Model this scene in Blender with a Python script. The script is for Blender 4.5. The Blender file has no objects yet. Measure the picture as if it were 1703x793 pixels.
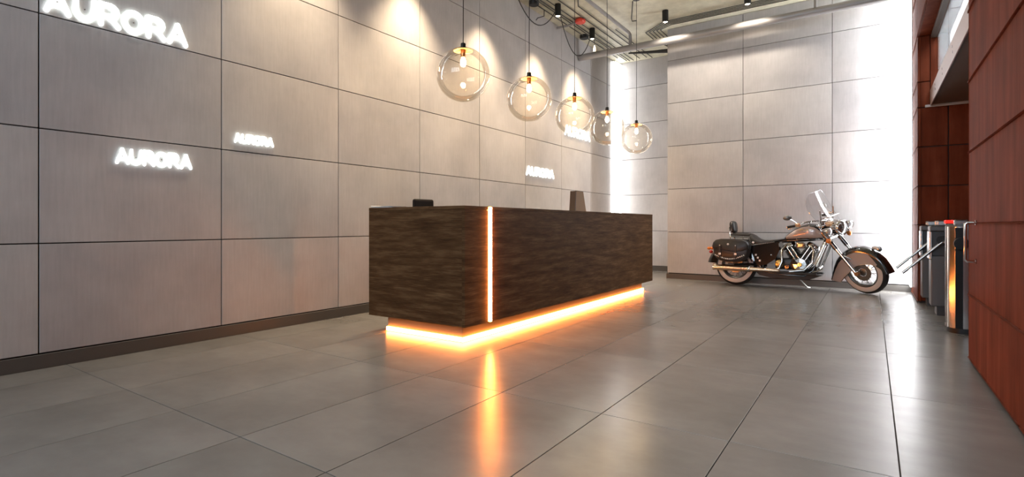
import bpy, bmesh, math, random
from mathutils import Vector, Matrix, Quaternion
random.seed(7)
sc = bpy.context.scene
C = sc.collection
PI = math.pi

# ------------------------------------------------------------------ camera
TH = 0.5964                      # yaw of the view against the long wall
F_PX, VH = 881.33, 374.18
cd = bpy.data.cameras.new('camera')
cam = bpy.data.objects.new('camera', cd); C.objects.link(cam)
cam.location = (0, 0, 1.0)
cam.rotation_euler = (PI/2, 0, TH)
cd.sensor_fit = 'HORIZONTAL'; cd.sensor_width = 36
cd.lens = F_PX/1703*36
cd.shift_x = 0
cd.shift_y = -(396.5-VH)/1703
cd.clip_start = 0.05; cd.clip_end = 100
sc.camera = cam

# ------------------------------------------------------------------ world, light, exposure
w = bpy.data.worlds.new('world'); sc.world = w; w.use_nodes = True
w.node_tree.nodes['Background'].inputs[0].default_value = (0.80, 0.88, 1.0, 1)
w.node_tree.nodes['Background'].inputs[1].default_value = 0.35

def area(name, loc, rot, sx, sy, power, col):
    l = bpy.data.lights.new(name, 'AREA'); l.shape = 'RECTANGLE'; l.size = sx; l.size_y = sy
    l.energy = power; l.color = col
    o = bpy.data.objects.new(name, l); C.objects.link(o); o.location = loc; o.rotation_euler = rot
    return o
# daylight coming in through the glazed street front behind the camera
DAY = area('daylight', (-2.1, -4.4, 3.3), (math.radians(99), 0, 0), 5.2, 2.4, 415, (0.74, 0.86, 1.0))

vs = sc.view_settings
vs.view_transform = 'Standard'; vs.look = 'None'; vs.exposure = 0.0; vs.gamma = 1.0
vs.use_curve_mapping = False
sc.cycles.caustics_refractive = False
sc.cycles.caustics_reflective = False
sc.cycles.sample_clamp_indirect = 6.0

# ------------------------------------------------------------------ materials
MATS = {}
def nt(name):
    m = bpy.data.materials.new(name); m.use_nodes = True
    t = m.node_tree; b = t.nodes['Principled BSDF']
    MATS[name] = m
    return m, t, b
def plain(name, col, rough=0.5, metal=0.0, spec=None, coat=0.0):
    m, t, b = nt(name)
    b.inputs['Base Color'].default_value = (*col, 1); b.inputs['Roughness'].default_value = rough
    b.inputs['Metallic'].default_value = metal
    if spec is not None: b.inputs['Specular IOR Level'].default_value = spec
    if coat: b.inputs['Coat Weight'].default_value = coat; b.inputs['Coat Roughness'].default_value = 0.08
    return m
def emit(name, col, strength):
    m, t, b = nt(name)
    b.inputs['Base Color'].default_value = (*[min(1, c) for c in col], 1)
    b.inputs['Emission Color'].default_value = (*col, 1); b.inputs['Emission Strength'].default_value = strength
    return m
def N(t, typ, **kw):
    n = t.nodes.new(typ)
    for k, v in kw.items(): setattr(n, k, v)
    return n
def ramp(t, stops):
    r = N(t, 'ShaderNodeValToRGB'); e = r.color_ramp.elements
    e[0].position, e[0].color = stops[0][0], (*stops[0][1], 1)
    e[1].position, e[1].color = stops[-1][0], (*stops[-1][1], 1)
    for p, c in stops[1:-1]:
        k = e.new(p); k.color = (*c, 1)
    return r
def coords(t, scale, rnd=True, world=False):
    """object coordinates (or world position), shifted per object so that no two pieces repeat"""
    mp = N(t, 'ShaderNodeMapping'); mp.inputs['Scale'].default_value = scale
    if world:
        g = N(t, 'ShaderNodeNewGeometry'); t.links.new(g.outputs['Position'], mp.inputs['Vector'])
    else:
        tc = N(t, 'ShaderNodeTexCoord'); t.links.new(tc.outputs['Object'], mp.inputs['Vector'])
        if rnd:
            oi = N(t, 'ShaderNodeObjectInfo'); mu = N(t, 'ShaderNodeMath', operation='MULTIPLY'); mu.inputs[1].default_value = 37.0
            t.links.new(oi.outputs['Random'], mu.inputs[0]); cx = N(t, 'ShaderNodeCombineXYZ')
            for i in range(3): t.links.new(mu.outputs[0], cx.inputs[i])
            t.links.new(cx.outputs[0], mp.inputs['Location'])
    return mp
def noise(t, mp, scale, detail=4, rough=0.55):
    n = N(t, 'ShaderNodeTexNoise'); n.inputs['Scale'].default_value = scale
    n.inputs['Detail'].default_value = detail; n.inputs['Roughness'].default_value = rough
    t.links.new(mp.outputs[0], n.inputs['Vector']); return n
def mixc(t, a, b, fac, mode='MIX'):
    m = N(t, 'ShaderNodeMix', data_type='RGBA', blend_type=mode)
    for s, v in ((0, fac), (6, a), (7, b)):
        if hasattr(v, 'links') or hasattr(v, 'is_linked'): t.links.new(v, m.inputs[s])
        else: m.inputs[s].default_value = v
    return m.outputs[2]
def bump(t, b, h, strength, dist=0.01):
    k = N(t, 'ShaderNodeBump'); k.inputs['Strength'].default_value = strength; k.inputs['Distance'].default_value = dist
    t.links.new(h, k.inputs['Height']); t.links.new(k.outputs[0], b.inputs['Normal'])

def mat_concrete_panel(name, lo, hi, streak):
    m, t, b = nt(name)
    big = noise(t, coords(t, (1, 1, 1)), 1.6, 5, 0.6)
    st = noise(t, coords(t, streak), 6.0, 3, 0.6)
    r = ramp(t, [(0.3, lo), (0.72, hi)]); t.links.new(big.outputs['Fac'], r.inputs[0])
    r2 = ramp(t, [(0.3, (0.94, 0.94, 0.94)), (0.7, (1.03, 1.03, 1.03))]); t.links.new(st.outputs['Fac'], r2.inputs[0])
    c = mixc(t, r.outputs[0], r2.outputs[0], 1.0, 'MULTIPLY')
    oi = N(t, 'ShaderNodeObjectInfo'); r3 = ramp(t, [(0.0, (0.93, 0.93, 0.95)), (1.0, (1.05, 1.04, 1.03))]); t.links.new(oi.outputs['Random'], r3.inputs[0])
    c = mixc(t, c, r3.outputs[0], 1.0, 'MULTIPLY')
    t.links.new(c, b.inputs['Base Color'])
    b.inputs['Roughness'].default_value = 0.55; b.inputs['Specular IOR Level'].default_value = 0.35
    bump(t, b, st.outputs['Fac'], 0.03, 0.002)
    return m
mat_concrete_panel('wall_panel', (0.405, 0.395, 0.40), (0.52, 0.51, 0.51), (9, 9, 0.7))
plain('joint_dark', (0.035, 0.03, 0.028), 0.9)

def mat_floor():
    m, t, b = nt('floor_tile')
    big = noise(t, coords(t, (1, 1, 1)), 1.1, 6, 0.62)
    fine = noise(t, coords(t, (1.0, 2.2, 1)), 3.0, 5, 0.6)
    r = ramp(t, [(0.3, (0.150, 0.142, 0.132)), (0.7, (0.225, 0.214, 0.200))]); t.links.new(big.outputs['Fac'], r.inputs[0])
    r2 = ramp(t, [(0.3, (0.93, 0.93, 0.93)), (0.72, (1.05, 1.05, 1.05))]); t.links.new(fine.outputs['Fac'], r2.inputs[0])
    c = mixc(t, r.outputs[0], r2.outputs[0], 1.0, 'MULTIPLY')
    t.links.new(c, b.inputs['Base Color'])
    b.inputs['Roughness'].default_value = 0.26
    b.inputs['Specular IOR Level'].default_value = 0.55
mat_floor()
plain('grout', (0.06, 0.055, 0.05), 0.9)

def mat_wood(name, grain, c0, c1, c2):
    m, t, b = nt(name)
    mp = coords(t, grain, rnd=False)
    n1 = noise(t, mp, 2.2, 8, 0.7)
    wv = N(t, 'ShaderNodeTexWave', wave_type='BANDS', bands_direction='Z'); wv.inputs['Scale'].default_value = 3.0
    wv.inputs['Distortion'].default_value = 9.0; wv.inputs['Detail'].default_value = 3; wv.inputs['Detail Scale'].default_value = 1.4
    t.links.new(mp.outputs[0], wv.inputs['Vector'])
    r = ramp(t, [(0.28, c0), (0.5, c1), (0.74, c2)]); t.links.new(n1.outputs['Fac'], r.inputs[0])
    r2 = ramp(t, [(0.0, (0.74, 0.72, 0.70)), (1.0, (1.12, 1.12, 1.12))]); t.links.new(wv.outputs['Fac'], r2.inputs[0])
    c = mixc(t, r.outputs[0], r2.outputs[0], 0.8, 'MULTIPLY')
    t.links.new(c, b.inputs['Base Color']); b.inputs['Roughness'].default_value = 0.55
    b.inputs['Specular IOR Level'].default_value = 0.07
    bump(t, b, wv.outputs['Fac'], 0.12, 0.002)
mat_wood('desk_wood', (0.9, 0.9, 9), (0.036, 0.016, 0.007), (0.098, 0.048, 0.021), (0.205, 0.118, 0.058))

def mat_brown():
    m, t, b = nt('brown_cladding')
    st = noise(t, coords(t, (5, 5, 0.45)), 2.0, 5, 0.6)
    bl = noise(t, coords(t, (1, 1, 1)), 2.6, 5, 0.6)
    r = ramp(t, [(0.28, (0.110, 0.026, 0.012)), (0.52, (0.160, 0.040, 0.019)), (0.76, (0.215, 0.062, 0.032))]); t.links.new(st.outputs['Fac'], r.inputs[0])
    r2 = ramp(t, [(0.3, (0.78, 0.76, 0.75)), (0.7, (1.12, 1.12, 1.12))]); t.links.new(bl.outputs['Fac'], r2.inputs[0])
    t.links.new(mixc(t, r.outputs[0], r2.outputs[0], 1.0, 'MULTIPLY'), b.inputs['Base Color'])
    b.inputs['Roughness'].default_value = 0.6; b.inputs['Specular IOR Level'].default_value = 0.04
    bump(t, b, bl.outputs['Fac'], 0.15, 0.01)
mat_brown()
def mat_ceiling():
    m, t, b = nt('raw_concrete')
    mp = coords(t, (1, 1, 1), rnd=False)
    n1 = noise(t, mp, 0.9, 8, 0.65); n2 = noise(t, mp, 7.0, 5, 0.7)
    r = ramp(t, [(0.3, (0.52, 0.485, 0.37)), (0.7, (0.76, 0.73, 0.60))]); t.links.new(n1.outputs['Fac'], r.inputs[0])
    r2 = ramp(t, [(0.3, (0.80, 0.80, 0.78)), (0.7, (1.08, 1.08, 1.06))]); t.links.new(n2.outputs['Fac'], r2.inputs[0])
    t.links.new(mixc(t, r.outputs[0], r2.outputs[0], 1.0, 'MULTIPLY'), b.inputs['Base Color'])
    b.inputs['Roughness'].default_value = 0.5
    bump(t, b, n2.outputs['Fac'], 0.25, 0.01)
mat_ceiling()
plain('baseboard', (0.085, 0.078, 0.072), 0.45)
plain('white_wall', (0.78, 0.79, 0.80), 0.6)
plain('black_metal', (0.012, 0.012, 0.012), 0.4, 0.3)
plain('black_cable', (0.015, 0.014, 0.013), 0.55)
plain('conduit', (0.035, 0.033, 0.028), 0.5)
plain('grey_pipe', (0.30, 0.29, 0.29), 0.38, 0.35)
plain('steel', (0.62, 0.61, 0.60), 0.26, 1.0)
plain('chrome', (0.62, 0.61, 0.60), 0.08, 1.0)
plain('dark_chrome', (0.24, 0.235, 0.23), 0.36, 1.0)
plain('turnstile_grey', (0.115, 0.118, 0.122), 0.42, 0.4)
plain('turnstile_dark', (0.05, 0.052, 0.056), 0.4, 0.3)
plain('polished_steel', (0.72, 0.68, 0.66), 0.16, 1.0)
plain('red_plastic', (0.75, 0.06, 0.03), 0.35)
plain('copper', (0.62, 0.30, 0.13), 0.30, 1.0)
plain('peach_disc', (0.85, 0.50, 0.24), 0.35, 0.2)
plain('fascia', (0.42, 0.36, 0.35), 0.35, 0.5)
plain('soffit', (0.10, 0.07, 0.052), 0.6)
plain('pale_trim', (0.62, 0.65, 0.68), 0.4)
plain('frame_dark', (0.10, 0.095, 0.09), 0.45)
plain('paper', (0.82, 0.82, 0.82), 0.7)
plain('card', (0.26, 0.145, 0.06), 0.6)
plain('card_dark', (0.085, 0.045, 0.022), 0.6)
plain('worktop', (0.10, 0.065, 0.04), 0.4)
plain('chair_black', (0.012, 0.010, 0.010), 0.6, 0, .15)
plain('plinth', (0.11, 0.10, 0.09), 0.7, 0, .1)
# motorcycle
plain('tire', (0.012, 0.012, 0.012), 0.7)
plain('whitewall', (0.62, 0.58, 0.54), 0.6)
plain('gloss_black', (0.008, 0.008, 0.008), 0.12, 0.0, 0.6, 1.0)
plain('silver_paint', (0.56, 0.46, 0.43), 0.22, 0.35, 0.5, 0.8)
plain('leather', (0.016, 0.014, 0.013), 0.42)
plain('engine_black', (0.02, 0.02, 0.02), 0.35, 0.4)
plain('warm_chrome', (0.78, 0.56, 0.40), 0.16, 1.0)
plain('stud_silver', (0.80, 0.79, 0.77), 0.35, 0.4)
plain('gold', (0.62, 0.44, 0.16), 0.3, 1.0)
plain('amber', (0.85, 0.24, 0.03), 0.2, 0, 0.6, 0.5)
plain('lens', (0.75, 0.77, 0.80), 0.08, 0.6)
plain('red_lens', (0.5, 0.02, 0.015), 0.2)
WARM = (1.0, 0.66, 0.36)
emit('sign_white', (0.96, 1.0, 0.97), 2.6)
emit('led_white', (1.0, 0.985, 0.96), 6.0)
emit('led_wash', (0.97, 0.985, 1.0), 32.0)
emit('led_orange', (1.0, 0.28, 0.05), 62.0)
emit('led_slit', (1.0, 0.27, 0.045), 95.0)
emit('bulb', (1.0, 0.66, 0.32), 300.0)
emit('spot_lens', (1.0, 0.84, 0.62), 14.0)
emit('display_red', (1.0, 0.015, 0.008), 1.6)
def mat_glass(name, tint, lo, hi, rough=0.0):
    m = bpy.data.materials.new(name); m.use_nodes = True; t = m.node_tree; MATS[name] = m
    t.nodes.remove(t.nodes['Principled BSDF'])
    tr = N(t, 'ShaderNodeBsdfTransparent'); tr.inputs[0].default_value = (*tint, 1)
    gl = N(t, 'ShaderNodeBsdfGlossy'); gl.inputs['Roughness'].default_value = rough; gl.inputs[0].default_value = (1, 1, 1, 1)
    lw = N(t, 'ShaderNodeLayerWeight'); lw.inputs[0].default_value = 0.22
    mr = N(t, 'ShaderNodeMapRange'); mr.inputs['To Min'].default_value = lo; mr.inputs['To Max'].default_value = hi
    t.links.new(lw.outputs['Fresnel'], mr.inputs[0])
    mx = N(t, 'ShaderNodeMixShader'); t.links.new(mr.outputs[0], mx.inputs[0])
    t.links.new(tr.outputs[0], mx.inputs[1]); t.links.new(gl.outputs[0], mx.inputs[2])
    t.links.new(mx.outputs[0], t.nodes['Material Output'].inputs[0])
mat_glass('globe_glass', (0.99, 0.955, 0.90), 0.03, 0.55)
mat_glass('clear_glass', (0.93, 0.95, 0.95), 0.05, 0.8)
mat_glass('shield_glass', (0.90, 0.91, 0.92), 0.09, 0.9, 0.05)

# ------------------------------------------------------------------ mesh helpers
def frame_of(d):
    d = Vector(d).normalized()
    u = d.cross(Vector((0, 0, 1)))
    if u.length < 1e-3: u = d.cross(Vector((1, 0, 0)))
    u.normalize(); v = d.cross(u).normalized()
    return u, v
class MB:
    def __init__(s): s.v = []; s.f = []; s.soft = False
    def add(s, vs, fs, soft=True):
        s.soft = s.soft or soft
        o = len(s.v); s.v += [Vector(p) for p in vs]; s.f += [tuple(i+o for i in f) for f in fs]; return s
    def box(s, x0, x1, y0, y1, z0, z1, bev=0.0):
        if bev <= 0:
            vs = [(x, y, z) for z in (z0, z1) for y in (y0, y1) for x in (x0, x1)]
            return s.add(vs, [(0, 2, 3, 1), (4, 5, 7, 6), (0, 1, 5, 4), (2, 6, 7, 3), (0, 4, 6, 2), (1, 3, 7, 5)], False)
        bm = bmesh.new(); bmesh.ops.create_cube(bm, size=1)
        for q in bm.verts: q.co = Vector((x0+(q.co.x+.5)*(x1-x0), y0+(q.co.y+.5)*(y1-y0), z0+(q.co.z+.5)*(z1-z0)))
        bmesh.ops.bevel(bm, geom=bm.edges[:]+bm.verts[:], offset=bev, segments=2, profile=0.5, affect='EDGES')
        bm.verts.index_update()
        s.add([q.co.copy() for q in bm.verts], [tuple(q.index for q in f.verts) for f in bm.faces], False); bm.free(); return s
    def rings(s, rs, cap0=True, cap1=True, closed=False):
        s.soft = True
        n = len(rs[0]); vs = [p for r in rs for p in r]; fs = []
        m = len(rs)
        for i in range(m if closed else m-1):
            a, b = i*n, ((i+1) % m)*n
            for j in range(n):
                k = (j+1) % n
                fs.append((a+j, a+k, b+k, b+j))
        if not closed:
            if cap0: fs.append(tuple(range(n-1, -1, -1)))
            if cap1: fs.append(tuple((m-1)*n+j for j in range(n)))
        return s.add(vs, fs)
    def cyl(s, a, b, r0, r1=None, n=14):
        r1 = r0 if r1 is None else r1
        a, b = Vector(a), Vector(b); u, v = frame_of(b-a)
        rr = []
        for p, r in ((a, r0), (b, r1)):
            rr.append([p+u*math.cos(2*PI*j/n)*r+v*math.sin(2*PI*j/n)*r for j in range(n)])
        return s.rings(rr)
    def tube(s, pts, r, n=8, smooth=0, closed=False):
        P = [Vector(p) for p in pts]
        if smooth and s.soft:
            Q = []
            m = len(P)
            for i in range(m-1):
                p0, p1, p2, p3 = P[max(i-1, 0)], P[i], P[i+1], P[min(i+2, m-1)]
                for k in range(smooth):
                    t = k/smooth
                    Q.append(0.5*((2*p1)+(p2-p0)*t+(2*p0-5*p1+4*p2-p3)*t*t+(3*p1-p0-3*p2+p3)*t**3))
            Q.append(P[-1]); P = Q
        m = len(P); rs = []
        d = (P[1]-P[0]).normalized(); u, v = frame_of(d)
        for i in range(m):
            if closed: t = (P[(i+1) % m]-P[i-1]).normalized()
            elif i == 0: t = (P[1]-P[0]).normalized()
            elif i == m-1: t = (P[-1]-P[-2]).normalized()
            else: t = ((P[i+1]-P[i]).normalized()+(P[i]-P[i-1]).normalized()).normalized()
            q = d.rotation_difference(t); u = (q @ u).normalized(); v = t.cross(u).normalized(); d = t
            rad = r[i*(len(r)-1)//(m-1)] if isinstance(r, (list, tuple)) else r
            rs.append([P[i]+u*math.cos(2*PI*j/n)*rad+v*math.sin(2*PI*j/n)*rad for j in range(n)])
        return s.rings(rs, closed=closed)
    def lathe(s, prof, o, ax=(0, 0, 1), n=32, closed=False):
        """prof: list of (radius, height along ax)"""
        s.soft = True
        o = Vector(o); ax = Vector(ax).normalized(); u, v = frame_of(ax)
        rs = []
        for j in range(n):
            a = 2*PI*j/n; d = u*math.cos(a)+v*math.sin(a)
            rs.append([o+d*max(r, 1e-4)+ax*h for r, h in prof])
        m = len(prof); vs = [p for r in rs for p in r]; fs = []
        for j in range(n):
            k = (j+1) % n
            for i in range(m if closed else m-1):
                i2 = (i+1) % m
                fs.append((j*m+i, k*m+i, k*m+i2, j*m+i2))
        return s.add(vs, fs)
    def prism(s, poly, fn, d0, d1, taper=None):
        """poly in 2D; fn(a, b, depth) -> 3D"""
        n = len(poly)
        return s.rings([[fn(a, b, d0) for a, b in poly], [fn(a, b, d1) for a, b in (taper or poly)]])
    def ball(s, o, r, n=16, m=10, sc_=(1, 1, 1)):
        o = Vector(o)
        prof = [(math.sin(PI*i/m)*r, -math.cos(PI*i/m)*r) for i in range(m+1)]
        k = len(s.v); s.lathe(prof, (0, 0, 0), (0, 0, 1), n)
        for i in range(k, len(s.v)): s.v[i] = Vector((s.v[i].x*sc_[0], s.v[i].y*sc_[1], s.v[i].z*sc_[2]))+o
        return s
    def xf(s, M):
        s.v = [M @ p for p in s.v]; return s
    def mesh(s, name, mat, smooth=True, ang=38):
        me = bpy.data.meshes.new(name)
        me.from_pydata([tuple(p) for p in s.v], [], s.f); me.update()
        bm = bmesh.new(); bm.from_mesh(me)
        bmesh.ops.remove_doubles(bm, verts=bm.verts[:], dist=1e-5)
        bmesh.ops.recalc_face_normals(bm, faces=bm.faces[:]); bm.to_mesh(me); bm.free()
        if smooth and s.soft:
            for p in me.polygons: p.use_smooth = True
            me.set_sharp_from_angle(angle=math.radians(ang))
        me.materials.append(MATS[mat]); return me
    def build(s, name, mat, parent=None, smooth=True, ang=38, loc=None):
        o = bpy.data.objects.new(name, s.mesh(name, mat, smooth, ang)); C.objects.link(o)
        if parent is not None: o.parent = parent
        if loc is not None: o.location = loc
        return o
def BX(*a, bev=0.0): return MB().box(*a, bev=bev)
def tag(o, label=None, cat=None, group=None, kind=None):
    for k, v in (('label', label), ('category', cat), ('group', group), ('kind', kind)):
        if v: o[k] = v
    return o
def empty(name, loc=(0, 0, 0), rz=0.0):
    o = bpy.data.objects.new(name, None); C.objects.link(o); o.location = loc; o.rotation_euler = (0, 0, rz)
    o.empty_display_size = 0.1; return o
def copy_tree(o, parent=None):
    c = o.copy(); C.objects.link(c)
    if parent is not None: c.parent = parent
    for ch in list(o.children): copy_tree(ch, c)
    return c
def struct(o, label=None): return tag(o, label, kind='structure')

# ------------------------------------------------------------------ room shell
WL = -4.79          # face of the left wall panels
YB, YR = 9.89, 11.40     # bike wall, recess wall
XR, YE = 0.59, 5.10      # near brown wall and where it ends
XC, YC = 0.49, 8.60      # brown pier: side face, front face
ZC = 4.68           # ceiling
YF = -4.0           # street front behind the camera
XO = 3.2            # end of the entrance hall

floor = struct(BX(WL-.2, XO, YF, YR+.2, -0.12, -0.008).build('floor', 'grout', smooth=False), 'grey stone tiled floor of the lobby')
TX, TY = 0.641, 1.243
tm = {}
gap = 0.0022
tile_me = BX(-TX/2+gap, TX/2-gap, -TY/2+gap, TY/2-gap, -0.02, 0, bev=0.0012).mesh('tile', 'floor_tile')
ix0 = math.floor((WL-.09)/TX); 
for i in range(-8, 5):
    for j in range(-3, 9):
        x0, y0 = 0.095+i*TX, 1.37+j*TY-0.02
        x1, y1 = x0+TX, y0+TY
        if x1 < WL-.05 or x0 > XO or y1 < YF or y0 > YR: continue
        cx0, cx1, cy0, cy1 = max(x0, WL-.03), min(x1, XO), max(y0, YF), min(y1, YR+.03)
        if cx1-cx0 < .03 or cy1-cy0 < .03: continue
        if (cx0, cx1, cy0, cy1) == (x0, x1, y0, y1):
            o = bpy.data.objects.new('tile', tile_me); C.objects.link(o)
        else:
            hx, hy = (cx1-cx0)/2, (cy1-cy0)/2
            o = BX(-hx+gap, hx-gap, -hy+gap, hy-gap, -0.02, 0, bev=0.0012).build('tile', 'floor_tile')
        o.location = ((cx0+cx1)/2, (cy0+cy1)/2, 0); o.parent = floor

ceiling = struct(BX(WL-.2, XR+.4, YF, YR+.2, ZC, ZC+.2).build('ceiling', 'raw_concrete', smooth=False), 'bare olive grey concrete ceiling slab')

ZJ = [0.105, 0.8716, 1.674, 2.474, 3.277, 4.080, ZC]
def panel_wall(wall, axis, face, starts, zs, mat, thick=0.022, gp=0.0042, bev=0.002, flip=1, name='panel'):
    """panels hung on a wall; axis 'y' = wall runs along y at x=face, 'x' = runs along x at y=face"""
    cache = {}
    for a0, a1 in zip(starts[:-1], starts[1:]):
        for z0, z1 in zip(zs[:-1], zs[1:]):
            w_, h_ = a1-a0, z1-z0
            key = (round(w_, 3), round(h_, 3))
            if key not in cache:
                if axis == 'y': m = BX(-thick, 0, -w_/2+gp, w_/2-gp, -h_/2+gp, h_/2-gp, bev=bev)
                else: m = BX(-w_/2+gp, w_/2-gp, 0, thick, -h_/2+gp, h_/2-gp, bev=bev)
                if flip < 0: m.xf(Matrix.Rotation(PI, 4, 'Z'))
                cache[key] = m.mesh(name, mat)
            o = bpy.data.objects.new(name, cache[key]); C.objects.link(o); o.parent = wall
            o.location = (face, (a0+a1)/2, (z0+z1)/2) if axis == 'y' else ((a0+a1)/2, face, (z0+z1)/2)

wl = struct(BX(WL-.2, WL-.020, YF, YR+.2, 0, ZC).build('wall_left', 'joint_dark', smooth=False), 'long grey fibre cement panel wall behind the desk')
ys = [1.2+1.2508*k for k in range(-4, 9)]
ys = [y for y in ys if y < YR-.3]; ys = [YF]+ys+[YR] 
panel_wall(wl, 'y', WL, ys, ZJ, 'wall_panel')
wb = struct(BX(-3.182+.004, XC+.1, YB+.020, YB+.2, 0, ZC).build('wall_back', 'joint_dark', smooth=False), 'grey panel wall behind the motorcycle')
BX(-3.182, -3.16, YB+.02, YR, 0, ZC).build('return_panel', 'wall_panel', wb)
panel_wall(wb, 'x', YB, [-3.182, -1.853, -0.524, XC+.03], ZJ, 'wall_panel')
wr = struct(BX(WL-.2, -3.16, YR+.020, YR+.2, 0, ZC).build('wall_recess', 'joint_dark', smooth=False), 'recessed grey panel wall past the end of the desk')
panel_wall(wr, 'x', YR, [WL, -3.16], ZJ, 'wall_panel')
struct(BX(WL-.01, WL+.014, YF, YR, 0, 0.100, bev=.003).build('baseboard_left', 'baseboard'), 'dark skirting along the long left wall')
struct(BX(-3.196, XC, YB-.014, YB+.01, 0, 0.092, bev=.003).build('baseboard_back', 'baseboard'), 'skirting under the wall behind the motorcycle')
struct(BX(WL, -3.18, YR-.014, YR+.01, 0, 0.098, bev=.003).build('baseboard_recess', 'baseboard'), 'skirting in the recess past the desk')

# brown clad near wall, pier and portal
wn = struct(BX(XR+.02, XR+.34, YF, YE-.012, 0, ZC).build('wall_right', 'joint_dark', smooth=False), 'brown metal clad wall beside the camera')
ZN = [0.028]+[1.012+.517*k for k in range(-1, 7)]+[ZC]
panel_wall(wn, 'y', XR, [YE, YE-1.62, YE-3.24, YE-4.86, YE-6.48, YF], ZN, 'brown_cladding', thick=.028, gp=.005, bev=.009, flip=-1)
BX(XR-.002, XR+.34, YE-.012, YE, 0.028, ZC, bev=.004).build('end_panel', 'brown_cladding', wn)
wp = struct(BX(XC+.02, XO, YC+.02, YB+.05, 0, 2.70).build('wall_pier', 'joint_dark', smooth=False), 'brown clad pier between the entrance and the motorcycle wall')
BX(XC+.02, 0.70, YC+.03, YB+.05, 2.70, ZC).build('core', 'joint_dark', wp, smooth=False)
ZP = [0.02, .515, 1.005, 1.50, 2.005, 2.51]
panel_wall(wp, 'y', XC, [YB, YC], ZP+[2.84, 3.43, 4.05, ZC], 'brown_cladding', thick=.028, gp=.005, bev=.009, flip=-1)
panel_wall(wp, 'x', YC, [XC, 0.80, 1.60, 2.40, XO], ZP, 'brown_cladding', thick=.028, gp=.005, bev=.009)
panel_wall(wp, 'x', YC, [XC, 0.62], [2.51, 2.84, 3.43], 'brown_cladding', thick=.028, gp=.004, bev=.009)
panel_wall(wp, 'x', YC, [0.62, 0.70], [2.72, 3.43], 'brown_cladding', thick=.028, gp=.002, bev=.006)
wh = struct(BX(XC+.02, XC+.16, YE-.6, YC+.02, 3.44, ZC).build('wall_header', 'joint_dark', smooth=False), 'brown clad header above the entrance opening')
panel_wall(wh, 'y', XC, [YC, YC-1.6, YC-3.2, YE-.6], [3.43, 4.05, ZC], 'brown_cladding', thick=.028, gp=.005, bev=.009, flip=-1)
BX(XC+.01, XC+.14, YE, YC, 3.425, 3.45, bev=.004).build('soffit_panel', 'brown_cladding', wh)
# entrance: cross beam, soffit, transom window, white room above
XB = 0.615
sl = struct(BX(XB+.012, XO, YE-.012, YC, 2.535, 2.715).build('trim_1', 'soffit', smooth=False), 'dark slab over the entrance with pale metal fascia')
BX(XB, XB+.014, YE-.012, YC-.002, 2.515, 2.72, bev=.003).build('fascia', 'fascia', sl)
for yy in (YC-.7, YC-1.45, YC-2.3):
    for zz, dz in ((2.59, 0), (2.65, .03)):
        MB().cyl((XB-.004, yy+dz, zz), (XB+.002, yy+dz, zz), .012, n=10).build('bolt', 'steel', sl)
struct(BX(XB-.05, XO, YC-.03, YC-.001, 2.505, 2.535, bev=.003).build('trim_2', 'pale_trim'), 'pale metal strip where the entrance soffit meets the pier')
wi = struct(empty('window_1', (XB+.04, YC, 2.725)), 'transom glazing above the entrance beam')
BX(-.002, .006, YE-YC, -.002, 0, .715).build('pane', 'clear_glass', wi, smooth=False)
BX(-.03, .04, YE-YC, -.002, .66, .715, bev=.004).build('window_frame', 'frame_dark', wi)
BX(-.02, .03, YE-YC, -.002, 0, .03, bev=.004).build('bottom_rail', 'frame_dark', wi)
wu = struct(BX(.72, XO, YC+.17, YC+.30, 2.715, ZC).build('wall_upper', 'joint_dark', smooth=False), 'white tiled wall of the room above the entrance')
panel_wall(wu, 'x', YC+.15, [.705, .815, 1.5, 2.2, XO], [2.716, 3.765, ZC], 'white_wall', thick=.02, gp=.003, bev=.002)
area('entrance_ceiling_lamp', (1.5, 6.6, ZC-.12), (math.radians(50), 0, 0), 1.0, 1.0, 480, (.93, .96, 1.0))  # added fill light without a fixture, whitens the room behind the transom
struct(BX(XC+.02, XO, YE-2, YB+.05, ZC, ZC+.2).build('ceiling_entrance', 'white_wall', smooth=False))
struct(BX(XO, XO+.15, YE-.3, YC+.1, 0, 2.6).build('wall_entrance', 'brown_cladding', smooth=False), 'far wall of the entrance hall')
struct(BX(XR+.02, XO, YE-.32, YE-.012, 0, ZC).build('wall_entrance_side', 'brown_cladding', smooth=False))
# street front behind the camera
sf = struct(empty('window_2', (0, YF, 0)), 'glazed street front behind the camera')
for k in range(5):
    x = WL+.1+k*1.28
    BX(x-.04, x+.04, -.05, .05, 0, ZC).build('mullion', 'frame_dark', sf, smooth=False)
for z in (0.03, 1.0, 2.6, 4.4):
    BX(WL, XR+.02, -.045, .045, z-.035, z+.035).build('transom', 'frame_dark', sf, smooth=False)
for k in range(4):
    x = WL+.1+k*1.28
    for z0, z1 in ((.065, .965), (1.035, 2.565), (2.635, 4.365)):
        BX(x+.04, x+1.24, -.004, .004, z0, z1).build('pane', 'clear_glass', sf, smooth=False)

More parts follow.
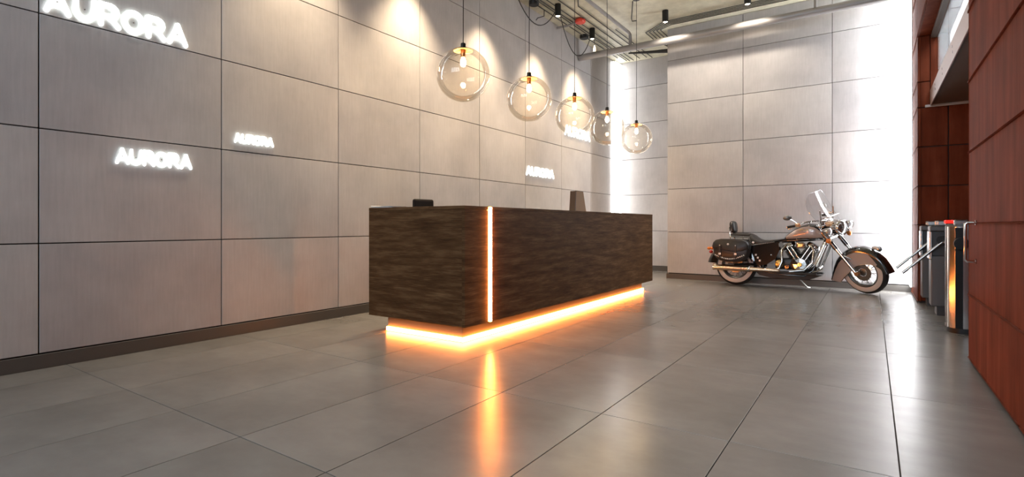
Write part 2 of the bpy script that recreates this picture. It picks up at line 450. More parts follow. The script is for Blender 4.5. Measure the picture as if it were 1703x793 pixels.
# ------------------------------------------------------------------ reception desk
DX0, DX1, DY0, DY1, DZ0, DZ1 = -3.925, -2.762, 3.378, 7.878, 0.155, 1.161
desk = tag(empty('reception_desk', ((DX0+DX1)/2, (DY0+DY1)/2, 0)), 'long dark wood reception desk with glowing orange base', 'desk')
dl = Vector(desk.location)
def dpart(name, mat, x0, x1, y0, y1, z0, z1, bev=.002, parent=None):
    cx, cy, cz = (x0+x1)/2, (y0+y1)/2, (z0+z1)/2
    o = BX(-(x1-x0)/2, (x1-x0)/2, -(y1-y0)/2, (y1-y0)/2, -(z1-z0)/2, (z1-z0)/2, bev=bev).build(name, mat)
    o.parent = parent or desk; o.location = Vector((cx, cy, cz))-dl; return o
S0, S1 = 3.702, 3.750
dpart('front_panel', 'desk_wood', DX1-.03, DX1, DY0, S0, DZ0, DZ1-.030)
dpart('front_panel', 'desk_wood', DX1-.03, DX1, S1, DY1, DZ0, DZ1-.030)
dpart('front_cap', 'desk_wood', DX1-.40, DX1+.001, DY0-.001, S0, DZ1-.029, DZ1)
dpart('front_cap', 'desk_wood', DX1-.40, DX1+.001, S1, DY1+.001, DZ1-.029, DZ1)
tag(dpart('light_slit', 'led_slit', DX1-.03, DX1+.015, S0+.012, S1-.012, DZ0+.002, DZ1-.004, bev=.003), 'glowing orange vertical light slit')
dpart('end_panel', 'desk_wood', DX0, DX1-.030, DY0, DY0+.03, DZ0, DZ1-.030)
dpart('end_panel', 'desk_wood', DX0, DX1-.030, DY1-.03, DY1, DZ0, DZ1-.030)
dpart('end_cap', 'desk_wood', DX0, DX1-.400, DY0-.001, DY0+.30, DZ1-.029, DZ1)
dpart('end_cap', 'desk_wood', DX0, DX1-.400, DY1-.30, DY1+.001, DZ1-.029, DZ1)
dpart('work_surface', 'worktop', DX0+.30, DX1-.031, DY0+.031, DY1-.031, .72, .75)
dpart('underside', 'desk_wood', DX0+.005, DX1-.031, DY0+.031, DY1-.031, DZ0, DZ0+.03)
dpart('inner_panel', 'desk_wood', DX1-.40, DX1-.375, DY0+.031, DY1-.031, .75, DZ1-.03)
R_ = 0.125
pl = tag(dpart('plinth', 'plinth', DX0+R_, DX1-R_, DY0+R_, DY1-R_, .002, DZ0, bev=.001), 'recessed pale plinth lit orange')
LH = .042
for nm, a in (('front', (DX1-R_, DX1-R_+.024, DY0+R_-.024, DY1-R_+.024)), ('near', (DX0+R_, DX1-R_, DY0+R_-.024, DY0+R_)),
              ('far', (DX0+R_, DX1-R_, DY1-R_, DY1-R_+.024))):
    tag(dpart('led_strip', 'led_orange', *a, .006, LH, bev=.003), 'glowing orange light strip at floor level')

# things on and behind the desk
t = tag(empty('display_stand', (-3.14, 6.18, DZ1)), 'brown tapered wooden display stand on the desk', 'stand')
def std(a, b, d): return Vector((d, a, b))
MB().prism([(-.145, 0), (.165, 0), (.075, .275), (-.12, .275)], std, .0, .02).build('face_board', 'card', t, smooth=False)
MB().prism([(-.165, 0), (-.145, 0), (-.12, .275), (-.135, .275)], std, -.06, .02).build('side_board', 'card_dark', t, smooth=False)
MB().prism([(-.06, 0), (0, 0), (0, .26)], lambda a, b, d: Vector((a, d, b)), .02, .035).build('prop', 'card_dark', t, smooth=False)
def papers(loc, rz, n, label):
    t = tag(empty('paper_sheets', loc, rz), label, 'paper')
    for k in range(n):
        m = MB(); nx = 8; z = .0012+.0035*k
        vs_, fs_ = [], []
        for i in range(nx+1):
            u_ = i/nx; zz = z+.010*max(0, u_-.55)**2*4
            for y in (-.105, .105): vs_ += [(-.148+.296*u_, y, zz), (-.148+.296*u_, y, zz+.0016)]
        for i in range(nx):
            a = i*4
            fs_ += [(a, a+4, a+6, a+2), (a+1, a+3, a+7, a+5), (a, a+1, a+5, a+4), (a+2, a+6, a+7, a+3)]
        fs_ += [(0, 2, 3, 1), (nx*4, nx*4+1, nx*4+3, nx*4+2)]
        m.add(vs_, fs_).xf(Matrix.Rotation(.05*(k % 3-1), 4, 'Z')).build('sheet', 'paper', t)
    return t
papers((-3.77, 3.50, DZ1), PI, 4, 'white sheets of paper on the end of the desk by the wall')
papers((-2.90, 4.50, DZ1), PI/2+.1, 2, 'few white sheets of paper near the front edge of the desk')

ch = tag(empty('office_chair', (-4.21, 4.64, 0), -1.75), 'black office chair behind the desk', 'chair')
MB().tube([(0, -.02, .42), (0, -.22, .46), (0, -.26, .85)], .018, 8, smooth=4).build('back_post', 'black_metal', ch)
bk = BX(-.145, .145, -.30, -.245, .74, 1.312, bev=.022); bk.build('backrest', 'chair_black', ch)
BX(-.21, .21, -.20, .22, .43, .50, bev=.03).build('seat', 'chair_black', ch)
MB().cyl((0, 0, .09), (0, 0, .43), .025).build('gas_post', 'black_metal', ch)
for k in range(5):
    a = 2*PI*k/5
    lg = MB().tube([(0, 0, .10), (.26*math.cos(a), .26*math.sin(a), .065)], .018, 8).build('base_leg', 'black_metal', ch)
    MB().cyl((.26*math.cos(a)-.012, .26*math.sin(a), .03), (.26*math.cos(a)+.012, .26*math.sin(a), .03), .03).build('caster', 'chair_black', lg)

# ------------------------------------------------------------------ illuminated AURORA signs
def stroke(m, pts, wd, fn, d0, d1):
    for (a, b) in zip(pts[:-1], pts[1:]):
        a, b = Vector(a), Vector(b); d = (b-a).normalized(); p = Vector((-d.y, d.x)); n = 6
        poly = []
        for k in range(n+1):
            an = -PI/2+PI*k/n; poly.append(b+(d*math.cos(an)+p*math.sin(an))*wd/2)
        for k in range(n+1):
            an = PI/2+PI*k/n; poly.append(a+(d*math.cos(an)+p*math.sin(an))*wd/2)
        m.prism([(q.x, q.y) for q in poly], fn, d0, d1)
def arc(cx, cy, rx, ry, a0, a1, n=12): return [(cx+rx*math.cos(math.radians(a0+(a1-a0)*k/n)), cy+ry*math.sin(math.radians(a0+(a1-a0)*k/n))) for k in range(n+1)]
W2 = .104
GL = {'A': (1.0, [[(W2, W2), (.5, 1-W2), (1-W2, W2)], [(.30, .34), (.70, .34)]]),
      'U': (.92, [[(W2, 1-W2)]+arc(.46, .46, .345, .345, 180, 360)+[(.92-W2, 1-W2)]]),
      'R': (.92, [[(W2, W2), (W2, 1-W2)], [(W2, 1-W2), (.50, 1-W2)]+arc(.50, .67, .25, .215, 90, -90)+[(W2, .455)], [(.46, .45), (.92-W2, W2)]]),
      'O': (1.0, [arc(.5, .5, .385, .385, 0, 360, 24)])}
def sign(y0, y1, z0, z1, label):
    t = tag(empty('illuminated_sign', (WL, y0, z0)), label, 'sign', 'glowing wall signs')
    tot = sum(GL[c][0] for c in 'AURORA')+.055*5
    kx = (y1-y0)/tot; h = z1-z0; x = 0
    for c in 'AURORA':
        wdt, strokes = GL[c]; m = MB()
        for s_ in strokes: stroke(m, [(x+a, b) for a, b in s_], W2*2, lambda a, b, d: Vector((d, a*kx, b*h)), .006, .018)
        lt = bpy.data.objects.new('letter', m.mesh('letter', 'sign_white', smooth=False)); C.objects.link(lt); lt.parent = t
        MB().cyl((0, (x+wdt/2)*kx, h*.5), (.007, (x+wdt/2)*kx, h*.5), .004, n=6).build('standoff', 'steel', t)
        x += wdt+.055
sign(1.222, 2.165, 2.490, 2.678, 'largest glowing AURORA sign, topmost on the long grey wall')
sign(1.648, 2.198, 1.468, 1.595, 'medium glowing AURORA sign alone on the dark lower panel')
sign(2.562, 2.941, 1.748, 1.838, 'smallest glowing AURORA sign, beside the second vertical wall joint')
sign(7.465, 8.398, 1.835, 1.995, 'glowing AURORA sign just above the desk below the pendant lamps')
sign(8.808, 9.890, 2.700, 2.900, 'glowing AURORA sign seen through the third glass globe')

# ------------------------------------------------------------------ light columns
lc = tag(empty('light_column', (WL, 11.2, 0)), 'tall white light column in the corner past the desk', 'light')
BX(.001, .055, -.185, .185, .10, ZC-.03, bev=.003).build('housing', 'steel', lc)
BX(.05, .085, -.16, .178, .11, ZC-.04, bev=.006).build('diffuser', 'led_white', lc)
BX(.002, .06, -.215, -.190, .10, ZC-.05, bev=.003).build('side_diffuser', 'led_white', lc)
lc = tag(empty('light_column', (XC, 9.70, 0)), 'tall white light strip beside the brown pier washing the motorcycle wall', 'light')
BX(-.014, -.001, -.16, .16, .10, ZC-.02, bev=.002).build('housing', 'steel', lc)
BX(-.030, -.012, -.15, .15, .11, ZC-.03, bev=.004).build('diffuser', 'led_wash', lc)

# ------------------------------------------------------------------ pendant lamps
PX, PZ, PR = -3.154, 2.402, 0.250
pend = tag(empty('pendant_lamp', (PX, 3.835, PZ)), '', 'lamp', 'row of glass globe pendants above the desk')
MB().lathe([(.030, PR-.006)]+[(math.sin(a)*PR, math.cos(a)*PR) for a in [math.radians(7+173*k/30) for k in range(31)]], (0, 0, 0), n=48).build('globe', 'globe_glass', pend, ang=80)
MB().lathe([(0, .292), (.022, .292), (.024, .285), (.024, .258), (.030, .256), (.030, .246), (0, .246)], (0, 0, 0), n=20).build('cap', 'black_metal', pend)
MB().lathe([(0, .246), (.03, .244), (.088, .226), (.090, .221), (.03, .232), (0, .234)], (0, 0, 0), n=32).build('top_disc', 'peach_disc', pend)
MB().lathe([(0, .236), (.021, .236), (.023, .225), (.023, .172), (.018, .162), (0, .162)], (0, 0, 0), n=20).build('socket', 'copper', pend)
MB().tube([(-.098, 0, .196), (0, 0, .204), (.098, 0, .196)], .0028, 6, smooth=4).build('spreader_wire', 'conduit', pend)
MB().lathe([(.012, .163), (.015, .152), (.023, .132), (.027, .112), (.025, .094), (.016, .080), (.005, .074), (0, .073)], (0, 0, 0), n=20).build('bulb', 'bulb', pend, ang=80)
MB().tube([(0, 0, .29), (.002, .001, 1.2), (0, 0, ZC-PZ-.03)], .0042, 6, smooth=6).build('cord', 'black_cable', pend)
MB().lathe([(0, ZC-PZ), (.062, ZC-PZ), (.062, ZC-PZ-.022), (.054, ZC-PZ-.036), (0, ZC-PZ-.036)], (0, 0, 0), n=24).build('ceiling_rose', 'black_metal', pend)
pl_ = ['nearest and largest looking of the five glass globe pendant lamps', 'second glass globe pendant lamp of the row over the desk',
       'third glass globe pendant lamp, middle of the row', 'fourth glass globe pendant lamp, in front of the light column', 'last and smallest looking glass globe pendant lamp of the row']
for k, y in enumerate((3.835, 4.985, 6.075, 7.085, 8.235)):
    o = pend if k == 0 else copy_tree(pend)
    o.location = (PX, y, PZ); o['label'] = pl_[k]

# ------------------------------------------------------------------ ceiling services
def spot(loc, label, power, aim, ang=64, blend=.6, group='black ceiling spotlights', col=(1.0, .76, .50)):
    t = tag(empty('ceiling_spotlight', loc), label, 'spotlight', group)
    MB().lathe([(0, 0), (.050, 0), (.052, -.006), (.052, -.20), (.048, -.205), (.044, -.19), (0, -.185)], (0, 0, 0), n=24).build('canister', 'black_metal', t)
    MB().lathe([(0, -.186), (.034, -.187), (.036, -.195), (.02, -.204), (0, -.207)], (0, 0, 0), n=20).build('lens', 'spot_lens', t)
    l = bpy.data.lights.new('spot_light', 'SPOT'); l.energy = power; l.color = col; l.spot_size = math.radians(ang); l.spot_blend = blend
    l.shadow_soft_size = .05
    o = bpy.data.objects.new('spot_light', l); C.objects.link(o); o.parent = t; o.location = (0, 0, -.215)
    o.rotation_euler = Vector(aim).to_track_quat('-Z', 'Y').to_euler()
    return t
SPW = 520; AISLE_FILL = 270
sl_ = ['black ceiling spotlight above the dark end of the wall behind the camera', 'black ceiling spotlight above the smallest wall sign', 'black ceiling spotlight above the near end of the desk', 'black ceiling spotlight above the middle of the desk',
       'black ceiling spotlight beside the junction box, nearest of those in view', 'black ceiling spotlight just before the big grey pipe']
for k, (y, pw) in enumerate(((3.22, .8), (4.73, 1.1), (6.24, 1), (7.74, 1), (9.05, 1.15))):
    spot((-4.33, y, ZC), sl_[k+1], SPW*pw, (-.08, .22 if k == 4 else 0, -1), 84 if k == 4 else 76, 1.0)
spot((-4.33, 1.72, ZC), sl_[0], 70, (-.17, 0, -1), 80, 1.0, col=(1.0, .95, .90))  # unseen extra lamp, added to lift the upper left wall
for k, (y, lb) in enumerate(((1.6, 'black ceiling downlight over the aisle, nearest the camera'), (3.8, 'black ceiling downlight over the aisle beside the near end of the desk'), (6.4, 'black ceiling downlight over the aisle beside the far end of the desk'))):
    spot((-1.3, y, ZC), lb, AISLE_FILL, (0, 0, -1), 72, 1.0, col=(1.0, .93, .86))  # unseen downlights added to brighten the aisle floor
spot((-2.93, 9.0, ZC), 'black ceiling spotlight over the left end of the motorcycle wall', 95, (0, .50, -1), 120, col=(1.0, .86, .70))
spot((-1.62, 9.0, ZC), 'black ceiling spotlight over the middle of the motorcycle wall', 95, (0, .50, -1), 120, col=(1.0, .86, .70))

def conduit(name, pts, r, label, cat='pipe', mat='conduit', group=None, smooth=0, n=8):
    o = MB().tube(pts, r, n, smooth=smooth).build(name, mat); return tag(o, label, cat, group)
zc = ZC-.022
for k, (x, y0, y1) in enumerate(((-4.61, 7.55, 10.9), (-4.515, 3.0, 11.2), (-4.463, 3.0, 11.25), (-4.374, 3.0, 11.25), (-4.216, 3.0, 11.2), (-3.967, 9.3, 11.3))):
    conduit('conduit', [(x, y0, zc), (x, y1, zc)], .009, ['thin dark ceiling conduit closest to the wall, starting at a junction box', 'second straight ceiling conduit from the wall, one of a close pair', 'third straight ceiling conduit from the wall, one of a close pair',
            'fourth straight ceiling conduit from the wall', 'fifth straight ceiling conduit from the wall, passing the red alarm', 'short straight ceiling conduit beyond the grey branch pipe'][k], group='straight ceiling conduits')
conduit('conduit', [(-3.86, 7.55, zc), (-4.06, 7.95, zc), (-4.06, 11.2, zc)], .009, 'dark ceiling conduit with a bend before the grey branch pipe')
conduit('conduit', [(-3.24, 8.29, zc), (-3.52, 8.95, zc), (-3.56, 9.08, zc), (-3.48, 9.10, zc)], .009, 'short dark conduit leading off the last pendant rose')
for k in range(5):
    conduit('conduit', [(.45, 9.64-.055*k, zc), (-3.04-.012*k, 9.64-.055*k, zc), (-3.28-.07*k, 9.78, zc), (-3.28-.07*k, 10.20, zc)], .0085,
            'dark conduit, %s of five along the top of the motorcycle wall' % ('closest to the wall', 'second from the wall', 'middle one', 'fourth from the wall', 'furthest from the wall')[k], group='conduits above the motorcycle wall')
conduit('big_pipe', [(WL+.02, 9.40, 4.295), (.47, 9.40, 4.295)], .062, 'thick grey service pipe hung across the room below the ceiling', mat='grey_pipe', n=20)
conduit('branch_pipe', [(-3.72, 3.0, 4.56), (-3.72, 9.32, 4.56), (-3.72, 9.385, 4.54), (-3.72, 9.40, 4.50), (-3.72, 9.40, 4.35)], .030, 'slim grey branch pipe joining the thick pipe', mat='grey_pipe', n=14)
hx = tag(MB().cyl((-.72, 9.4, 4.34), (-.72, 9.4, ZC), .022).build('pipe_hanger', 'grey_pipe'), 'short steel hanger holding the thick grey pipe at the ceiling', 'hanger')
for x, y, lb in ((-4.60, 7.42, 'flat black round junction box beside the nearest spotlight'), (-4.62, 9.30, 'flat black round junction box before the big grey pipe')):
    tag(MB().lathe([(0, ZC), (.085, ZC), (.085, ZC-.05), (.075, ZC-.065), (0, ZC-.065)], (x, y, 0), n=24).build('junction_box', 'black_metal'), lb, 'junction box')
def sag(a, b, low, n=14):
    """points of a cable hanging between a and b with its belly at height low"""
    out = []
    for k in range(n+1):
        u_ = k/n; base = a[2]+(b[2]-a[2])*u_
        dip = (min(a[2], b[2])-low)*1.06
        out.append((a[0]+(b[0]-a[0])*u_, a[1]+(b[1]-a[1])*u_, base-4*dip*u_*(1-u_)))
    return out
conduit('slack_cable', [(-4.34, 6.26, ZC-.01), (-4.34, 6.30, 4.62)]+sag((-4.34, 6.34, 4.60), (-4.34, 7.69, 4.56), 4.14), .008, 'slack black cable sagging to the nearest spotlight in view', 'cable', 'black_cable', n=6)
conduit('slack_cable', sag((-4.34, 7.80, 4.60), (-4.34, 9.03, 4.55), 4.02), .008, 'slack black cable sagging between two spotlights', 'cable', 'black_cable', n=6)
conduit('slack_cable', [(-4.6, 7.75, ZC-.02), (-4.62, 7.78, ZC-.12), (-4.70, 7.70, ZC-.16), (-4.72, 7.68, ZC-.2)], .008, 'short loose black cable end by the wall', 'cable', 'black_cable', smooth=5, n=6)
fd = tag(empty('fire_detector', (-4.30, 8.50, ZC-.035)), 'red fire alarm disc on a grey bracket at the ceiling', 'alarm')
MB().lathe([(0, .03), (.055, .03), (.09, .01), (.095, -.02), (.08, -.045), (0, -.05)], (0, 0, 0), n=24).build('alarm_disc', 'red_plastic', fd)
MB().tube([(-.46, -.03, -.045), (-.25, -.02, -.05), (-.05, 0, -.02)], .022, 10, smooth=4).build('bracket', 'grey_pipe', fd)
cbn = tag(empty('cable_bundle', (-3.25, 10.62, ZC-.125)), 'black taped cable bundle along the recess ceiling', 'cable')
MB().tube([(-.95, -.1, .03), (-.5, 0, .0), (-.15, .06, -.02), (.0, .10, -.02)], [.016, .028, .042, .05], 10, smooth=4).build('wrapped_cables', 'black_cable', cbn)
BX(-.10, .07, .02, .22, -.08, .05, bev=.02).build('wrapped_end', 'black_cable', cbn)
for k in range(4):
    MB().tube([(-.05+.03*k, .05, 0), (-.16+.05*k, -.18, .03), (-.10+.05*k, -.34, .04), (-.06+.05*k, -.33, .0)], .011, 8).build('stub_conduit', 'conduit', cbn)
hk = tag(MB().tube([(-4.33, 9.11, ZC-.03), (-4.33, 9.16, ZC-.30)], .006, 6).lathe([(.0, 0), (.02, 0), (.034, -.12), (0, -.12)], (-4.33, 9.16, ZC-.29), n=12).build('loose_connector', 'conduit'), 'loose cable connector hanging below the spotlight', 'connector')

# ------------------------------------------------------------------ turnstiles and handle
def rounded(x0, x1, y0, y1, r, n=8):
    """plan outline: half round end at x0, square end at x1"""
    cy = (y0+y1)/2; hw = (y1-y0)/2
    pts = [(x0+r-r*math.sin(PI*k/n)*1.0, cy-hw*math.cos(PI*k/n)) for k in range(n+1)]
    return pts+[(x1, y1), (x1, y0)]
def turnstile(loc, label, chrome):
    t = tag(empty('turnstile', loc), label, 'turnstile', 'entrance turnstiles')
    up = lambda a, b, d: Vector((a, b, d))
    body = 'polished_steel' if chrome else 'turnstile_grey'
    if chrome:
        MB().prism(rounded(0, 1.15, -.14, .14, .10, 14), up, .05, .985).build('cabinet', body, t, ang=30)
        MB().prism(rounded(.012, 1.14, -.13, .13, .10, 10), up, .0, .05).build('base', 'black_metal', t)
        MB().prism(rounded(.0, 1.15, -.14, .14, .10, 10), up, .985, 1.01).build('top_cover', 'turnstile_grey', t)
        BX(.06, .115, -.144, -.138, .05, .975).build('dark_strip', 'black_metal', t, smooth=False)
    else:
        BX(0, 1.15, -.14, .14, .10, .66, bev=.01).build('cabinet', body, t)
        BX(.0, 1.15, -.138, .138, .66, .93, bev=.006).build('upper_panel', 'turnstile_dark', t)
        BX(.05, 1.1, -.12, .12, 0, .10, bev=.004).build('base', 'turnstile_dark', t)
        BX(-.01, 1.16, -.145, .145, .93, .99, bev=.012).build('top_cover', body, t)
        BX(-.016, .01, -.15, .15, .62, .93, bev=.006).build('end_trim', 'steel', t)
    BX(.05, .16, -.13, -.10, .99, 1.05, bev=.012).build('guide_post', 'steel', t)
    BX(.05, .16, .10, .13, .99, 1.05, bev=.012).build('guide_post', 'steel', t)
    hub = MB().cyl((.10, -.138, .83), (.10, -.20, .83), .055, n=20).build('hub', 'black_metal', t)
    for d in ((-.36, -.02, -.36), (.05, -.48, -.02), (.36, -.02, -.36)) if not chrome else ():
        MB().cyl((.10, -.185, .82), (.10+d[0], -.185+d[1], .82+d[2]), .016, n=12).build('arm', 'steel', hub)
    if chrome:
        BX(.0, .085, -.06, .05, 1.005, 1.035, bev=.008).build('display_housing', 'black_metal', t)
        tag(BX(-.004, .080, -.064, .054, 1.016, 1.046, bev=.006).build('display', 'display_red', t), 'glowing red display')
    return t
turnstile((0.575, 6.46, 0), 'polished steel turnstile with red display beside the brown wall', True)
turnstile((0.545, 7.62, 0), 'grey turnstile right behind the polished steel one', False)
turnstile((0.515, 8.43, 0), 'grey turnstile against the brown pier, furthest into the entrance', False)
hd = tag(empty('wall_handle', (XR, YE, 0)), 'polished pull handle on the edge of the brown wall', 'handle')
MB().tube([(-.001, -.35, 1.016), (-.050, -.35, 1.016), (-.060, -.35, 1.006), (-.060, -.35, .765), (-.050, -.35, .753), (-.001, -.35, .753)], .010, 12).build('bar', 'chrome', hd)
MB().cyl((-.008, -.35, 1.016), (0, -.35, 1.016), .018).build('rosette', 'chrome', hd)
MB().cyl((-.008, -.35, .753), (0, -.35, .753), .018).build('rosette', 'chrome', hd)

# ------------------------------------------------------------------ motorcycle
# local frame: x forward from the rear axle, y towards the wall, z up; the camera looks at its right side (-y)
bike = tag(empty('motorcycle', (-1.882, 9.47, 0), -0.105), 'black and silver cruiser motorcycle with whitewall tires and studded saddlebags', 'motorcycle')
WR = .33
def wheel(name, M, c, nsp=20):
    ax = (0, 1, 0)
    tw = .062
    prof = [(.205, -.050), (.225, -.058), (.27, -tw), (.305, -.052), (.324, -.028), (WR, 0), (.324, .028), (.305, .052), (.27, tw), (.225, .058), (.205, .050)]
    w_ = MB().lathe(prof, c, ax, 48, closed=True).xf(M).build(name, 'tire', bike, ang=60)
    for sd in (-1, 1):
        pw = [(.222, sd*.0585), (.245, sd*.0635), (.27, sd*.0645), (.288, sd*.0605), (.288, sd*.057), (.27, sd*.060), (.222, sd*.055)]
        MB().lathe(pw, c, ax, 48, closed=True).xf(M).build('whitewall', 'whitewall', w_, ang=60)
    MB().lathe([(.212, -.052), (.208, -.056), (.195, -.045), (.188, -.02), (.188, .02), (.195, .045), (.208, .056), (.212, .052)], c, ax, 48).xf(M).build('rim', 'dark_chrome', w_, ang=60)
    m = MB(); cv = Vector(c)
    for k in range(nsp):
        a = 2*PI*k/nsp; a2 = a+(.35 if k % 2 else -.35); sd = .03 if (k//2) % 2 else -.03
        m.cyl(cv+Vector((.045*math.cos(a2), sd, .045*math.sin(a2))), cv+Vector((.19*math.cos(a), sd*.3, .19*math.sin(a))), .0048, n=6)
    m.xf(M).build('spokes', 'chrome', w_)
    MB().lathe([(0, -.068), (.022, -.068), (.03, -.05), (.055, -.045), (.055, -.03), (.03, -.025), (.03, .025), (.055, .03), (.055, .045), (.03, .05), (.022, .068), (0, .068)], c, ax, 24).xf(M).build('hub', 'dark_chrome', w_)
    MB().lathe([(.06, -.048), (.125, -.048), (.125, -.042), (.06, -.042)], c, ax, 32, closed=True).xf(M).build('brake_disc', 'dark_chrome', w_)
    return w_
I4 = Matrix.Identity(4)
wheel('rear_wheel', I4, (0, 0, WR))

def shell(outer, inner, hw, crown, M=I4, n=6, hw_in=None):
    """a fender: curved cross sections swept along an outline in the x-z plane"""
    rs = []
    for (xo, zo), (xi, zi) in zip(outer, inner):
        o, i = Vector((xo, 0, zo)), Vector((xi, 0, zi)); d = (o-i); ln = d.length; d.normalize()
        r = []
        sh = min(crown, ln*.9)
        r.append(i+Vector((0, -hw, 0)))
        for k in range(n+1):
            a = PI-PI*k/n
            r.append(i+d*(ln-sh)+Vector((0, hw*math.cos(a), 0))+d*sh*math.sin(a))
        r.append(i+Vector((0, hw, 0)))
        t_ = .008
        r.append(i+Vector((0, hw-t_, 0)))
        for k in range(n, -1, -1):
            a = PI-PI*k/n
            r.append(i+d*(ln-sh-t_*.4)+Vector((0, (hw-t_)*math.cos(a), 0))+d*(sh-t_)*math.sin(a))
        r.append(i+Vector((0, -hw+t_, 0)))
        rs.append(r)
    return MB().rings(rs).xf(M)
def pol(c, r, a): return (c[0]+r*math.cos(math.radians(a)), c[1]+r*math.sin(math.radians(a)))
rc = (0, WR)
rang = [15, 35, 55, 75, 95, 115, 130, 145, 158, 168, 176]
rout = [pol(rc, .40+.0*k, a) for k, a in enumerate(rang)]
rout = [pol(rc, .395+(.075 if a > 150 else .03 if a > 120 else 0)*((a-110)/66 if a > 110 else 0), a) for a in rang]
rin = [pol(rc, .27+(.02 if a > 130 else 0), a) for a in rang]
shell(rout, rin, .095, .06).build('rear_fender', 'gloss_black', bike, ang=50)
MB().ball((-.435, -.075, .60), .026, sc_=(1.2, 1, 1)).build('turn_signal', 'amber', bike)
MB().ball((-.435, .075, .60), .026, sc_=(1.2, 1, 1)).build('turn_signal', 'amber', bike)
MB().ball((-.425, 0, .54), .035, sc_=(.9, 1.1, .8)).build('tail_light', 'red_lens', bike)

# saddlebags
bag = [(-.285, .62), (-.275, .53), (-.24, .455), (-.17, .405), (-.05, .385), (.10, .388), (.20, .42), (.265, .49), (.285, .57), (.27, .66), (.22, .70), (-.20, .70)]
lid = [(-.292, .60), (-.30, .64), (-.285, .70), (-.24, .745), (-.15, .765), (.10, .765), (.20, .755), (.265, .72), (.29, .66), (.285, .60), (.20, .565), (.05, .55), (-.10, .575), (-.22, .615)]
def bag_at(sd):
    y0, y1 = (sd*.175, sd*.335)
    m = MB()
    def sect(poly, y, k):
        cx = sum(p[0] for p in poly)/len(poly); cz = sum(p[1] for p in poly)/len(poly)
        return [Vector((cx+(p[0]-cx)*k, y, cz+(p[1]-cz)*k)) for p in poly]
    def slab(poly, ya, yb):
        return MB().rings([sect(poly, ya, .96), sect(poly, ya+(yb-ya)*.12, 1.0), sect(poly, ya+(yb-ya)*.78, 1.0), sect(poly, ya+(yb-ya)*.93, .96), sect(poly, yb, .88)])
    b = slab(bag, y0, y1).build('saddlebag', 'leather', bike, ang=50)
    slab(lid, y0-sd*.004, y1+sd*.012).build('lid', 'leather', b, ang=50)
    yo = y1+sd*.012
    for x in (-.16, .09):
        st = BX(x-.016, x+.016, min(yo, yo+sd*.006)-.004, max(yo, yo+sd*.006)+.004, .45, .66, bev=.003).xf(Matrix.Translation((0, 0, 0))).build('strap', 'leather', b)
        BX(x-.020, x+.020, min(yo, yo+sd*.012), max(yo, yo+sd*.012)+.003, .50, .535, bev=.004).build('buckle', 'stud_silver', b)
        MB().cyl((x, yo, .655), (x, yo+sd*.012, .655), .009, n=10).build('snap', 'stud_silver', b)
    MB().cyl((-.03, yo, .675), (-.03, yo+sd*.012, .675), .018, .012, n=12).build('concho', 'stud_silver', b)
    m = MB()
    for k in range(17):
        u_ = k/16; x = -.235+.45*u_; z = .50-.075*math.sin(PI*(u_*.9+.02))+.02*u_
        m.ball((x, y1+sd*.004, z), .012, 8, 6)
    m.build('studs', 'stud_silver', b)
bag_at(-1); bag_at(1)

# seat
def loft(rows, n=20, pw=2.4):
    rs = []
    for x, zt, zb, hw in rows:
        cz, hh = (zt+zb)/2, (zt-zb)/2; r = []
        for j in range(n):
            a = 2*PI*j/n; c_, s_ = math.cos(a), math.sin(a)
            r.append(Vector((x, hw*math.copysign(abs(c_)**(2/pw), c_), cz+hh*math.copysign(abs(s_)**(2/pw), s_))))
        rs.append(r)
    return rs
srow = [(-.095, .835, .815, .05), (-.085, .852, .80, .10), (-.04, .868, .795, .135), (.05, .872, .795, .145), (.18, .872, .795, .145), (.245, .862, .785, .145)]
seat = MB().rings(loft(srow)).build('passenger_seat', 'leather', bike, ang=60)
rrow = [(.225, .850, .70, .13), (.25, .862, .665, .165), (.30, .835, .645, .185), (.36, .785, .642, .19), (.44, .757, .66, .185), (.54, .760, .69, .165), (.64, .772, .72, .13), (.73, .785, .745, .095), (.765, .782, .757, .06)]
rs_ = MB().rings(loft(rrow)).build('rider_seat', 'leather', bike, ang=60)
for sd in (-1, 1):
    m = MB()
    for k in range(16):
        u_ = k/15; m.ball((-.07+.33*u_, sd*(.141-.02*(1-u_)**3), .815-.012*u_-.02*max(0, u_-.8)), .0085, 8, 6)
    m.build('studs', 'stud_silver', seat)
    m = MB()
    for k in range(6): m.ball((.245+.008*k, sd*(.168+.003*k), .80-.025*k), .0065, 8, 6)
    for k in range(14):
        u_ = k/13; m.ball((.31+.30*u_, sd*(.187-.055*u_**2), .672+.055*u_), .0085, 8, 6)
    m.build('studs', 'stud_silver', rs_)
    MB().cyl((.315, sd*.178, .715), (.315, sd*.198, .715), .017, n=14).build('concho', 'stud_silver', rs_)
# backrest
br = MB().rings(loft([(-.03, .0, -.16, .07), (-.012, .018, -.178, .10), (.02, .022, -.182, .108), (.045, .012, -.17, .10), (.055, 0, -.155, .08)], 24, 3.0))
br.xf(Matrix.Translation((-.075, 0, 1.045)) @ Matrix.Rotation(-.12, 4, 'Y'))
brk = br.build('backrest', 'leather', bike, ang=60)
m = MB()
for k in range(6): m.ball((-.055+.0*k, -.098, 1.035-.026*k), .0075, 8, 6)
m.build('studs', 'stud_silver', brk)
MB().tube([(-.02, -.135, .62), (-.075, -.12, .80), (-.098, -.09, .95), (-.098, 0, .985), (-.098, .09, .95), (-.075, .12, .80), (-.02, .135, .62)], .010, 10, smooth=4).build('backrest_stay', 'chrome', brk)

